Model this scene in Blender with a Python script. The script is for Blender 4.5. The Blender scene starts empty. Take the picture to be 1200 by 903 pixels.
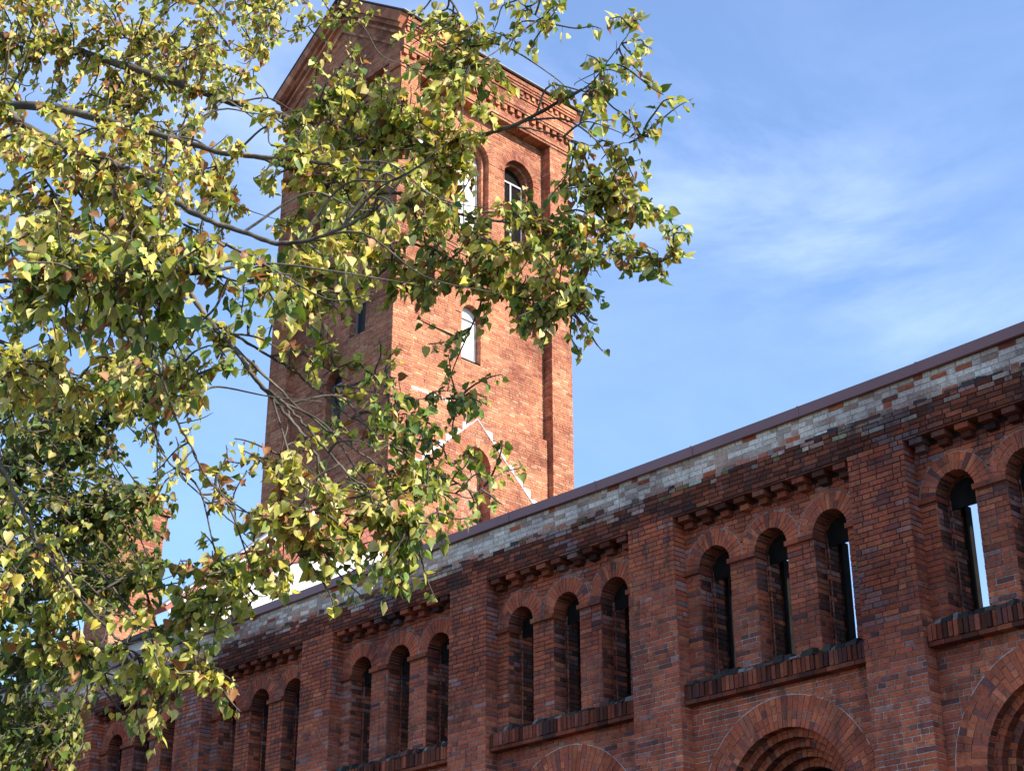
import bpy, math, random
import numpy as np
from mathutils import Vector, Matrix
random.seed(7); np.random.seed(7)
rnd = random.random
def ru(a, b): return a + (b - a) * rnd()
S = bpy.context.scene
COL = S.collection
EYE = 1.6                                   # eye height: heights below are measured from the eye, the ground is at -1.6

# ------------------------------------------------------------------ camera
D = 18.2
FPX = 1957.0
PIT = math.atan(922 / FPX); AZ = math.radians(44.0)
FH = np.array([-math.cos(AZ), math.sin(AZ), 0.0])
CR = np.array([math.sin(AZ), math.cos(AZ), 0.0])
CF = math.cos(PIT) * FH + np.array([0, 0, math.sin(PIT)])
CU = np.cross(CR, CF)
CAMP = np.array([0, -D, 0.0])
cd = bpy.data.cameras.new('camera'); cam = bpy.data.objects.new('camera', cd); COL.objects.link(cam)
cd.sensor_width = 36; cd.lens = FPX / 1200 * 36; cd.clip_end = 3000; cd.clip_start = 0.1
M = Matrix.Identity(4)
for i in range(3):
    M[i][0] = CR[i]; M[i][1] = CU[i]; M[i][2] = -CF[i]
M[0][3], M[1][3], M[2][3] = 0, -D, EYE
cam.matrix_world = M
S.camera = cam
def at(px, py, d):                          # a point d metres along the view axis
    return CAMP + (CF + CR * (px - 600) / FPX - CU * (py - 451.5) / FPX) * d

# ------------------------------------------------------------------ light
SUN_AZ, SUN_EL = math.radians(14), math.radians(33)      # azimuth measured from +X towards +Y
sd = np.array([math.cos(SUN_EL) * math.cos(SUN_AZ), math.cos(SUN_EL) * math.sin(SUN_AZ), math.sin(SUN_EL)])
sl = bpy.data.lights.new('sun', 'SUN'); so = bpy.data.objects.new('sun', sl); COL.objects.link(so)
sl.energy = 5.0; sl.angle = math.radians(0.53); sl.color = (1.0, 0.93, 0.82)
so.rotation_euler = Vector(sd).to_track_quat('Z', 'Y').to_euler()
W = bpy.data.worlds.new('World'); S.world = W; W.use_nodes = True
nt = W.node_tree; nt.nodes.clear()
def N(t, typ, **kw):
    n = t.nodes.new(typ)
    for k, v in kw.items(): setattr(n, k, v)
    return n
sky = N(nt, 'ShaderNodeTexSky'); sky.sky_type = 'NISHITA'; sky.sun_disc = False
sky.sun_elevation = SUN_EL; sky.sun_rotation = math.radians(90) - SUN_AZ
sky.altitude = 100; sky.air_density = 1.0; sky.dust_density = 0.25; sky.ozone_density = 6.5
bg = N(nt, 'ShaderNodeBackground'); bg.inputs[1].default_value = 0.15
wo = N(nt, 'ShaderNodeOutputWorld')
tc = N(nt, 'ShaderNodeTexCoord')
mp = N(nt, 'ShaderNodeMapping'); mp.inputs['Rotation'].default_value = (0.5, 0.35, 0.9); mp.inputs['Scale'].default_value = (3.2, 1.3, 6.5)
nz = N(nt, 'ShaderNodeTexNoise'); nz.inputs['Scale'].default_value = 1.1; nz.inputs['Detail'].default_value = 12; nz.inputs['Roughness'].default_value = 0.60; nz.inputs['Distortion'].default_value = 0.7
cr = N(nt, 'ShaderNodeValToRGB'); cr.color_ramp.elements[0].position = 0.42; cr.color_ramp.elements[1].position = 0.80
def math_(op, a, b=0.0, c=0.0):
    n = N(nt, 'ShaderNodeMath', operation=op)
    for i, v in enumerate((a, b, c)):
        if hasattr(v, 'links'): nt.links.new(v, n.inputs[i])
        else: n.inputs[i].default_value = v
    return n.outputs[0]
def vdir(px, py):
    v = CF + CR * (px - 600) / FPX - CU * (py - 451.5) / FPX; return v / np.linalg.norm(v)
nt.links.new(tc.outputs['Generated'], mp.inputs[0]); nt.links.new(mp.outputs[0], nz.inputs['Vector'])
nt.links.new(nz.outputs[0], cr.inputs[0])
# a faint band of cirrus crossing the sky, broken up by the noise, and a thin even veil
pole = np.cross(vdir(740, 205), vdir(1200, 335)); pole /= np.linalg.norm(pole)
dt = N(nt, 'ShaderNodeVectorMath', operation='DOT_PRODUCT'); nt.links.new(tc.outputs['Generated'], dt.inputs[0]); dt.inputs[1].default_value = tuple(pole)
n2 = N(nt, 'ShaderNodeTexNoise'); n2.inputs['Scale'].default_value = 3.5; n2.inputs['Detail'].default_value = 6; nt.links.new(tc.outputs['Generated'], n2.inputs['Vector'])
off = math_('MULTIPLY', math_('SUBTRACT', n2.outputs[0], .5), .22)
q = math_('DIVIDE', math_('ADD', dt.outputs['Value'], off), .048)
band = math_('EXPONENT', math_('MULTIPLY', math_('MULTIPLY', q, q), -1.0))
fac = math_('MULTIPLY_ADD', cr.outputs[0], math_('MULTIPLY_ADD', band, .34, .09), .06)

mx = N(nt, 'ShaderNodeMix', data_type='RGBA'); mx.inputs[7].default_value = (5.6, 6.4, 8.2, 1)
nt.links.new(fac, mx.inputs[0]); nt.links.new(sky.outputs[0], mx.inputs[6]); nt.links.new(mx.outputs[2], bg.inputs[0]); nt.links.new(bg.outputs[0], wo.inputs[0])
S.view_settings.view_transform = 'Standard'; S.view_settings.look = 'None'
S.view_settings.exposure = 1.03; S.view_settings.gamma = 1; S.view_settings.use_curve_mapping = False
S.cycles.max_bounces = 6; S.cycles.diffuse_bounces = 3; S.cycles.transmission_bounces = 4

# ------------------------------------------------------------------ materials
def newmat(name):
    m = bpy.data.materials.new(name); m.use_nodes = True
    t = m.node_tree; t.nodes.clear()
    o = N(t, 'ShaderNodeOutputMaterial'); p = N(t, 'ShaderNodeBsdfPrincipled')
    t.links.new(p.outputs[0], o.inputs[0])
    return m, t, p, o
def noise(t, scale, detail=5, rough=.55, coord='Object'):
    c = N(t, 'ShaderNodeTexCoord'); n = N(t, 'ShaderNodeTexNoise')
    n.inputs['Scale'].default_value = scale; n.inputs['Detail'].default_value = detail; n.inputs['Roughness'].default_value = rough
    t.links.new(c.outputs[coord], n.inputs['Vector']); return n
def ramp(t, src, stops):
    r = N(t, 'ShaderNodeValToRGB'); e = r.color_ramp.elements
    while len(e) < len(stops): e.new(0.5)
    for el, (p, c) in zip(e, stops):
        el.position = p; el.color = c if len(c) == 4 else (*c, 1)
    t.links.new(src, r.inputs[0]); return r
def mixc(t, fac, a, b, mode='MIX'):
    m = N(t, 'ShaderNodeMix', data_type='RGBA', blend_type=mode)
    for s, i in ((fac, 0), (a, 6), (b, 7)):
        if hasattr(s, 'is_linked') or hasattr(s, 'links'): t.links.new(s, m.inputs[i])
        else: m.inputs[i].default_value = s if i == 0 else (*s, 1)
    return m.outputs[2]
def bump(t, p, src, strength=.4, dist=.01):
    b = N(t, 'ShaderNodeBump'); b.inputs['Strength'].default_value = strength; b.inputs['Distance'].default_value = dist
    t.links.new(src, b.inputs['Height']); t.links.new(b.outputs[0], p.inputs['Normal'])
def brick_mat(name, white=0.16, black=0.72):
    m, t, p, o = newmat(name)
    a = N(t, 'ShaderNodeAttribute', attribute_name='bcol')
    f = noise(t, 34, 6, .65)
    fr = ramp(t, f.outputs[0], [(.28, (.55, .52, .5)), (.5, (1, 1, 1)), (.75, (1.28, 1.25, 1.22))])
    c = mixc(t, 1.0, a.outputs[0], fr.outputs[0], 'MULTIPLY')
    big = noise(t, .55, 7, .62)
    br = ramp(t, big.outputs[0], [(.36, (.56, .48, .50)), (.53, (.98, .96, .96)), (.68, (1.2, 1.1, 1.03))])
    c = mixc(t, 1.0, c, br.outputs[0], 'MULTIPLY')
    w = noise(t, 1.9, 9, .72); wr = ramp(t, w.outputs[0], [(.62, (0, 0, 0)), (.76, (white,) * 3)])
    c = mixc(t, wr.outputs[0], c, (.50, .48, .48))
    tcx = N(t, 'ShaderNodeTexCoord'); mpx = N(t, 'ShaderNodeMapping'); mpx.inputs['Scale'].default_value = (2.6, 2.6, .8)
    k = N(t, 'ShaderNodeTexNoise'); k.inputs['Scale'].default_value = 1.5; k.inputs['Detail'].default_value = 10; k.inputs['Roughness'].default_value = .72
    t.links.new(tcx.outputs['Object'], mpx.inputs[0]); t.links.new(mpx.outputs[0], k.inputs['Vector'])
    kr = ramp(t, k.outputs[0], [(.50, (0, 0, 0)), (.68, (black,) * 3)])
    c = mixc(t, kr.outputs[0], c, (.045, .03, .027))
    t.links.new(c, p.inputs['Base Color']); p.inputs['Roughness'].default_value = .9
    p.inputs['Specular IOR Level'].default_value = .2
    f2 = noise(t, 60, 7, .7); bump(t, p, f2.outputs[0], .45, .006)
    return m
M_BRICK = brick_mat('weathered_red_brick')
M_TOWER = brick_mat('tower_red_brick', .10, .38)
def plain_mat(name, col, rough=.6, metal=0, var=.25, scale=6, bmp=.1):
    m, t, p, o = newmat(name)
    n = noise(t, scale, 7, .62)
    lo = tuple(c * (1 - var) for c in col); hi = tuple(min(1, c * (1 + var)) for c in col)
    r = ramp(t, n.outputs[0], [(.3, lo), (.7, hi)])
    t.links.new(r.outputs[0], p.inputs['Base Color']); p.inputs['Roughness'].default_value = rough; p.inputs['Metallic'].default_value = metal
    n2 = noise(t, scale * 9, 5, .6); bump(t, p, n2.outputs[0], bmp, .01)
    return m
M_COPE = plain_mat('red_brown_sheet_metal', (.20, .082, .076), .5, 0, .10, 1.2, .04)
M_IRON = plain_mat('black_iron', (.012, .012, .013), .5, 0, .3, 8)
M_DARKWOOD = plain_mat('old_dark_board', (.012, .010, .009), .95, 0, .4, 5)
M_DARKWOOD.node_tree.nodes['Principled BSDF'].inputs['Specular IOR Level'].default_value = .05
M_DARKFRAME = M_DARKWOOD  # same near-black board, for window frames and arch heads
M_WHITE = plain_mat('white_limewash', (.50, .49, .47), .85, 0, .10, 3.5, .35)
M_WPAINT = plain_mat('white_paint', (.62, .64, .66), .5, 0, .06, 4)
M_TILE = None
def tile_mat():
    m, t, p, o = newmat('red_clay_tile')
    c = N(t, 'ShaderNodeTexCoord'); b = N(t, 'ShaderNodeTexBrick')
    b.inputs['Scale'].default_value = 1; b.inputs['Brick Width'].default_value = .2; b.inputs['Row Height'].default_value = .16
    b.inputs['Mortar Size'].default_value = .012; b.inputs['Color1'].default_value = (.34, .10, .055, 1); b.inputs['Color2'].default_value = (.26, .075, .045, 1)
    b.inputs['Mortar'].default_value = (.08, .03, .025, 1)
    t.links.new(c.outputs['UV'], b.inputs['Vector'])
    n = noise(t, 3, 6); r = ramp(t, n.outputs[0], [(.3, (.7, .7, .7)), (.7, (1.2, 1.15, 1.1))])
    t.links.new(mixc(t, 1.0, b.outputs[0], r.outputs[0], 'MULTIPLY'), p.inputs['Base Color']); p.inputs['Roughness'].default_value = .8
    bump(t, p, b.outputs[1], -.5, .02)
    return m
M_TILE = tile_mat()
M_REDTRIM = plain_mat('red_painted_masonry', (.30, .095, .06), .85, 0, .2, 5, .3)
M_DTILE = plain_mat('dark_roof_tile', (.075, .05, .047), .8, 0, .3, 5, .3)
M_ZINC = plain_mat('grey_zinc', (.30, .29, .31), .45, .3, .15, 4)
def bark_mat():
    m, t, p, o = newmat('grey_brown_bark')
    n = noise(t, 9, 8, .7); r = ramp(t, n.outputs[0], [(.3, (.02, .016, .012)), (.5, (.075, .06, .045)), (.7, (.20, .175, .125))])
    t.links.new(r.outputs[0], p.inputs['Base Color']); p.inputs['Roughness'].default_value = .9
    n2 = noise(t, 55, 6, .7); bump(t, p, n2.outputs[0], .7, .008)
    return m
M_BARK = bark_mat()
def leaf_mat():
    m, t, p, o = newmat('linden_leaf')
    a = N(t, 'ShaderNodeAttribute', attribute_name='bcol')
    n = noise(t, 45, 4, .6); r = ramp(t, n.outputs[0], [(.3, (.78, .8, .7)), (.7, (1.18, 1.14, 1.1))])
    c = mixc(t, 1.0, a.outputs[0], r.outputs[0], 'MULTIPLY')
    t.links.new(c, p.inputs['Base Color']); p.inputs['Roughness'].default_value = .48; p.inputs['Specular IOR Level'].default_value = .32
    tr = N(t, 'ShaderNodeBsdfTranslucent')
    t.links.new(mixc(t, 1.0, c, (1.25, 1.25, .55), 'MULTIPLY'), tr.inputs[0])
    ms = N(t, 'ShaderNodeMixShader'); ms.inputs[0].default_value = .36
    t.links.new(p.outputs[0], ms.inputs[1]); t.links.new(tr.outputs[0], ms.inputs[2]); t.links.new(ms.outputs[0], o.inputs[0])
    return m
M_LEAF = leaf_mat()

# ------------------------------------------------------------------ mesh builder
def thing(name, loc, label, cat, group=None):
    o = bpy.data.objects.new(name, None); COL.objects.link(o)
    o.empty_display_size = .3
    o.location = (loc[0], loc[1], loc[2] + EYE); o['label'] = label; o['category'] = cat
    if group: o['group'] = group
    return o
class MB:
    def __init__(s): s.v = []; s.f = []; s.c = []; s.uv = None
    def box8(s, P, col, faces=None):
        b = len(s.v); s.v.extend(P)
        for q in (faces or ((0, 1, 2, 3), (7, 6, 5, 4), (4, 5, 1, 0), (5, 6, 2, 1), (6, 7, 3, 2), (7, 4, 0, 3))):
            s.f.append([b + i for i in q]); s.c.append(col)
    def quad(s, P, col=(1, 1, 1)):
        b = len(s.v); s.v.extend(P); s.f.append(list(range(b, b + len(P)))); s.c.append(col)
    def box(s, x0, x1, y0, y1, z0, z1, col=(1, 1, 1)):
        s.box8([(x0, y0, z0), (x1, y0, z0), (x1, y0, z1), (x0, y0, z1), (x0, y1, z0), (x1, y1, z0), (x1, y1, z1), (x0, y1, z1)], col)
    def prism(s, pts2, axis, a, b, col=(1, 1, 1)):   # extrude a polygon: axis 'x' pts=(y,z), 'y' pts=(x,z)
        mk = (lambda p, t: (t, p[0], p[1])) if axis == 'x' else (lambda p, t: (p[0], t, p[1]))
        n = len(pts2); base = len(s.v)
        s.v.extend([mk(p, a) for p in pts2]); s.v.extend([mk(p, b) for p in pts2])
        s.f.append([base + i for i in range(n)]); s.c.append(col)
        s.f.append([base + n + i for i in reversed(range(n))]); s.c.append(col)
        for i in range(n):
            j = (i + 1) % n; s.f.append([base + j, base + i, base + n + i, base + n + j]); s.c.append(col)
    def build(s, name, mat, root=None, smooth=False, pointcol=None, fix=False):
        off = np.array([0, 0, EYE]) if root is None else np.array([0, 0, EYE]) - np.array(root.matrix_basis.translation if root.parent is None else root.parent.matrix_basis.translation)
        V = np.array(s.v, dtype=np.float64) + off
        me = bpy.data.meshes.new(name)
        nv = len(V); nf = len(s.f); lens = np.array([len(f) for f in s.f], dtype=np.int32)
        me.vertices.add(nv); me.vertices.foreach_set('co', V.astype(np.float32).ravel())
        li = np.fromiter((i for f in s.f for i in f), dtype=np.int32)
        me.loops.add(len(li)); me.loops.foreach_set('vertex_index', li)
        me.polygons.add(nf); st = np.zeros(nf, dtype=np.int32); st[1:] = np.cumsum(lens)[:-1]
        me.polygons.foreach_set('loop_start', st)
        me.update(calc_edges=True)
        if pointcol is not None:
            at_ = me.attributes.new('bcol', 'FLOAT_COLOR', 'POINT'); C = np.array(pointcol, dtype=np.float32)
        else:
            at_ = me.attributes.new('bcol', 'FLOAT_COLOR', 'FACE'); C = np.array(s.c, dtype=np.float32)
        C = np.concatenate([C[:, :3], np.ones((len(C), 1), np.float32)], 1)
        at_.data.foreach_set('color', C.ravel())
        if s.uv is not None:
            ul = me.uv_layers.new(name='UVMap'); ul.data.foreach_set('uv', np.array(s.uv, dtype=np.float32).ravel())
        me.materials.append(mat)
        me.polygons.foreach_set('use_smooth', np.full(nf, bool(smooth)))
        if fix:
            import bmesh
            bm = bmesh.new(); bm.from_mesh(me); bmesh.ops.recalc_face_normals(bm, faces=bm.faces); bm.to_mesh(me); bm.free()
        o = bpy.data.objects.new(name, me); COL.objects.link(o)
        if root is not None: o.parent = root
        return o

# ------------------------------------------------------------------ brickwork: every brick is a little block in a bed of mortar
CH = .077
RED = [(.38, .105, .046), (.35, .094, .042), (.32, .086, .041), (.41, .122, .052), (.26, .08, .046), (.43, .145, .064), (.18, .066, .046), (.31, .105, .056), (.13, .056, .045)]
WRED = [6, 6, 5, 4, 3, 1.2, 1.6, 3, .7]
def brick_col(k=1.0):
    c = random.choices(RED, WRED)[0]; j = ru(.86, 1.14) * k
    return (c[0] * j * 1.02, c[1] * j * ru(.86, .97), c[2] * j * ru(.92, 1.04))
TRED = [(.46, .182, .098), (.44, .165, .09), (.48, .21, .114), (.40, .148, .084), (.51, .255, .148), (.33, .115, .07)]
def tower_col(): 
    c = random.choices(TRED, [5, 5, 4, 3, 2, 1.6])[0]; j = ru(.85, 1.15)
    return (c[0] * j, c[1] * j, c[2] * j)
def hole_rect(u0, u1, z0, z1):
    return lambda a, b: (u0, u1) if b > z0 + .02 and a < z1 - .02 else None
def hole_arch(uc, r, z0, zs):
    def h(a, b):
        if b <= z0 + .02: return None
        m = (a + b) / 2
        if m <= zs: return (uc - r, uc + r)
        if m >= zs + r: return None
        w = math.sqrt(r * r - (m - zs) ** 2); return (uc - w, uc + w)
    return h
def minus(iv, holes, a, b):
    out = [iv]
    for h in holes:
        r = h(a, b)
        if not r: continue
        nx = []
        for (p, q) in out:
            if r[1] <= p or r[0] >= q: nx.append((p, q)); continue
            if r[0] > p: nx.append((p, r[0]))
            if r[1] < q: nx.append((r[1], q))
        out = nx
    return out
def lay(mb, O, U, Nn, u0, u1, z0, z1, holes=(), col=brick_col, mort=(.30, .27, .25), V=(0, 0, 1), depth=.03, jit=.004, bounds=None, jn=.0145, solid=None, rec=.011, miss=0.0, mortar=True, only=None):
    """courses of bricks on the plane O + u U + z V, outward normal Nn; z is absolute along V"""
    O = np.array(O, float); U = np.array(U, float); V = np.array(V, float); Nn = np.array(Nn, float)
    nrow = max(1, int(round((z1 - z0) / CH))); h = (z1 - z0) / nrow
    for i in range(nrow):
        a = z0 + i * h; b = a + h
        lo, hi = (u0, u1) if bounds is None else bounds(a, b)
        if hi - lo < .03: continue
        for (p, q) in minus((lo, hi), holes, a, b):
            if q - p < .02: continue
            mc = mort(p, a) if callable(mort) else mort
            if mortar:
                mb.quad([tuple(O + U * uu + V * zz - Nn * rec) for uu, zz in ((p, a), (q, a), (q, b), (p, b))], mc)
            u = p
            first = rnd() * .2 if q - p > .5 else 0
            while u < q - .015:
                L = .26 if rnd() < .62 else .13
                if u == p and first: L = max(.06, L - first)
                e = min(u + L, q)
                if q - e < .05: e = q
                s0 = 0 if u == p else jn / 2; s1 = 0 if e == q else jn / 2
                if rnd() >= miss:
                    d = ru(-jit, jit); t1 = ru(-jit, jit) * .5; t2 = ru(-jit, jit) * .35
                    za = a + jn / 2 + ru(-.0018, .0018); zb = b - jn / 2 + ru(-.0018, .0018)
                    P = []
                    for uu, zz, dd in ((u + s0 + ru(0, .003), za, d + t1 - t2), (e - s1 - ru(0, .003), za, d - t1 - t2), (e - s1 - ru(0, .003), zb, d - t1 + t2), (u + s0 + ru(0, .003), zb, d + t1 + t2)):
                        P.append(tuple(O + U * uu + V * zz + Nn * dd))
                    for uu, zz in ((u + s0, za), (e - s1, za), (e - s1, zb), (u + s0, zb)):
                        P.append(tuple(O + U * uu + V * zz - Nn * depth))
                    c = col((u + e) / 2, a) if only is None else col()
                    mb.box8(P, c, ((0, 1, 2, 3), (4, 5, 1, 0), (5, 6, 2, 1), (6, 7, 3, 2), (7, 4, 0, 3)))
                u = e
def ring(mb, O, U, Nn, uc, zs, r0, r1, depth, a0=0., a1=math.pi, n=None, col=brick_col, mort=(.34, .31, .28), proud=.003, split=.4, bead=True, dark_soffit=True, beadc=(.30, .25, .22)):
    """radial bricks of an arch"""
    O = np.array(O, float); U = np.array(U, float); Z = np.array([0, 0, 1.]); Nn = np.array(Nn, float)
    n = n or max(9, int((a1 - a0) * (r0 + r1) / 2 / .078)); da = (a1 - a0) / n
    def pt(r, a, d): return tuple(O + U * (uc + r * math.cos(a)) + Z * (zs + r * math.sin(a)) + Nn * d)
    for i in range(n):
        A = a0 + i * da; B = A + da
        mb.quad([pt(r0 + .004, A, -.0085), pt(r1 + .06, A, -.0085), pt(r1 + .06, B, -.0085), pt(r0 + .004, B, -.0085)], mort)
        mb.quad([pt(r0 + .006, A, -.006), pt(r0 + .006, B, -.006), pt(r0 + .006, B, -depth), pt(r0 + .006, A, -depth)], mort)
        if bead and rnd() < .68:
            mb.box8([pt(r1 - .004, A, .006), pt(r1 + .008, A, .006), pt(r1 + .008, B, .006), pt(r1 - .004, B, .006), pt(r1 - .004, A, -.02), pt(r1 + .008, A, -.02), pt(r1 + .008, B, -.02), pt(r1 - .004, B, -.02)], beadc)
        nb = max(1, int(round((r1 - r0) / .25)))
        cuts = [r0]
        if i % 2 == 0 or rnd() < split:
            for q in range(1, nb * 2): cuts.append(r0 + (r1 - r0) * q / (nb * 2)) if rnd() < .7 else None
        else:
            for q in range(1, nb): cuts.append(r0 + (r1 - r0) * q / nb)
        cuts.append(r1)
        for p, q in zip(cuts, cuts[1:]):
            g = .005; ga = .0045
            d = ru(-.003, .004) + proud
            pa = p + (g if p > r0 else ru(-.004, .004)); qa = q - (g if q < r1 else 0)
            f = [pt(pa, A + ga / pa, d), pt(qa, A + ga / qa, d), pt(qa, B - ga / qa, d), pt(pa, B - ga / pa, d)]
            k = [pt(pa, A + ga / pa, -depth), pt(qa, A + ga / qa, -depth), pt(qa, B - ga / qa, -depth), pt(pa, B - ga / pa, -depth)]
            cc_ = col()
            mb.box8(f + k, cc_, ((0, 1, 2, 3), (4, 5, 1, 0), (5, 6, 2, 1), (6, 7, 3, 2)))
            kk = ru(.25, .8) if dark_soffit else 1  # arch undersides coloured darker: soot and painted recess shade in one tone
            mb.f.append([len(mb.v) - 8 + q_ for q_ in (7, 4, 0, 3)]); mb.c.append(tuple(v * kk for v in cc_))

# ------------------------------------------------------------------ ground
g = MB(); n = 40; 
for i in range(n):
    for j in range(n):
        x0 = -1500 + i * 75; y0 = -1500 + j * 75
        g.quad([(x0, y0, -1.6), (x0 + 75, y0, -1.6), (x0 + 75, y0 + 75, -1.6), (x0, y0 + 75, -1.6)], (1, 1, 1))
def grass_mat():
    m, t, p, o = newmat('mown_grass')
    n1 = noise(t, .4, 8, .65); r = ramp(t, n1.outputs[0], [(.3, (.035, .06, .018)), (.55, (.06, .09, .028)), (.75, (.11, .10, .05))])
    n2 = noise(t, 40, 6, .7); r2 = ramp(t, n2.outputs[0], [(.3, (.6, .6, .6)), (.7, (1.3, 1.3, 1.3))])
    t.links.new(mixc(t, 1.0, r.outputs[0], r2.outputs[0], 'MULTIPLY'), p.inputs['Base Color']); p.inputs['Roughness'].default_value = .95
    bump(t, p, n2.outputs[0], .8, .05); return m
go = g.build('ground', grass_mat()); go['kind'] = 'structure'
yd_ = MB()  # out-of-view ground sheet added for bounce light, toned down to limit the fill
for i in range(16):
    for j in range(9):
        x0 = -62 + i * 6; y0 = -54 + j * 6
        yd_.quad([(x0, y0, -1.595), (x0 + 6, y0, -1.595), (x0 + 6, y0 + 6, -1.595), (x0, y0 + 6, -1.595)])
yo = yd_.build('bounce_yard', plain_mat('bounce_gravel', (.085, .074, .062), .95, 0, .25, 3, .5)); yo['kind'] = 'structure'

# ------------------------------------------------------------------ the long brick hall
hall = thing('brick_hall', (-18, .4, -1.6), 'long shaded red brick hall front with rows of three arched windows between piers', 'brick building')
PER = 4.105; BC0 = -9.655; HW = 1.60; PD = .26
KS = list(range(-2, 7))
XC = {k: BC0 - PER * k for k in KS}
Z_OV, Z_LEDGE, Z_TOP, Z_CT = 8.98, 9.42, 9.83, 9.975
FX, FU, FN = (0, 0, 0), (1, 0, 0), (0, -1, 0)
def soot(x, z): return 0
def wav(x, s=1.0): return math.sin(x * 1.7 + .4) * .5 + math.sin(x * 4.1 + 1.3) * .3 + math.sin(x * 9.7) * .2
def fac_col(u, z):
    c = brick_col(1.0 if z > 6.6 else 1.22)
    gx = math.sin(u * 1.13 + 2) * .5 + math.sin(u * 2.9 + z * 1.7) * .5
    if z > 8.95:                              # black crust and lichen on the weathered ledge
        k = .33 if rnd() < .6 else .62
        c = tuple(v * k for v in c)
        if z > 9.2 and rnd() < .06: c = (.17, .12, .045)
        if z > 9.24 + .10 * wav(u * .7 + 3) and rnd() < .62: c = tuple(v * ru(.8, 1.1) for v in random.choice([(.42, .33, .27), (.33, .20, .15), (.28, .17, .13)]))
    elif rnd() < .03: c = tuple(.65 * v + .35 * w for v, w in zip(c, (.33, .29, .29)))
    if gx > .72 and z > 6.5 and rnd() < .5: c = tuple(.62 * v + .38 * w for v, w in zip(c, (.25, .23, .24)))
    return c
def soot_shade_thin(u, z):  # some outer jamb bricks darkened: soot mixed with painted shade of the opening
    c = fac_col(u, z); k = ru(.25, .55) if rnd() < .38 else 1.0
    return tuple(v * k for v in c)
def soot_shade_col(u, z):                             # old soot blotches, deepened to paint in the recess shade
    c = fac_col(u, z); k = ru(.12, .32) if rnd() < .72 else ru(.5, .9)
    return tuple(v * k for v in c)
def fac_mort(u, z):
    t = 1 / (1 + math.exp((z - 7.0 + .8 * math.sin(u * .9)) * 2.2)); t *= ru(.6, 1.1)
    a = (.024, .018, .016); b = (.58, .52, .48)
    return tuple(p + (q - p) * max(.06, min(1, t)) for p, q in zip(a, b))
def par_col(u, z):
    edge = Z_LEDGE - .05 + .06 * wav(u) + ru(-.04, .04)
    if z < edge - .02: return fac_col(u, 9.3)
    r = rnd(); f = .5 + .5 * math.sin(u * .8 + 1)
    if r < .07: return brick_col(1.1)
    if r < .20 + .14 * f: b = (.43, .28, .21)
    elif r < .78: b = (.62, .53, .45)
    elif r < .9: b = (.42, .33, .27)
    else: b = (.70, .62, .54)
    j = ru(.88, 1.1); t = min(1, max(.25, (z - edge) / .12 + ru(-.2, .4))); c = fac_col(u, 8.0)
    return tuple((v * t + w * (1 - t)) * j for v, w in zip(b, c))
ZB = 2.6                                       # below this the front is never in view: plain coursed facing
SP = 1.045; WR = .29; WSP = 8.14; WZ0 = 6.42; RT = .245
BZ, BR, BT = 4.46, 1.06, .44
frz = MB(); par = MB()
x_end0 = XC[6] - HW - .9; x_end1 = XC[-2] + HW + .9
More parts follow.
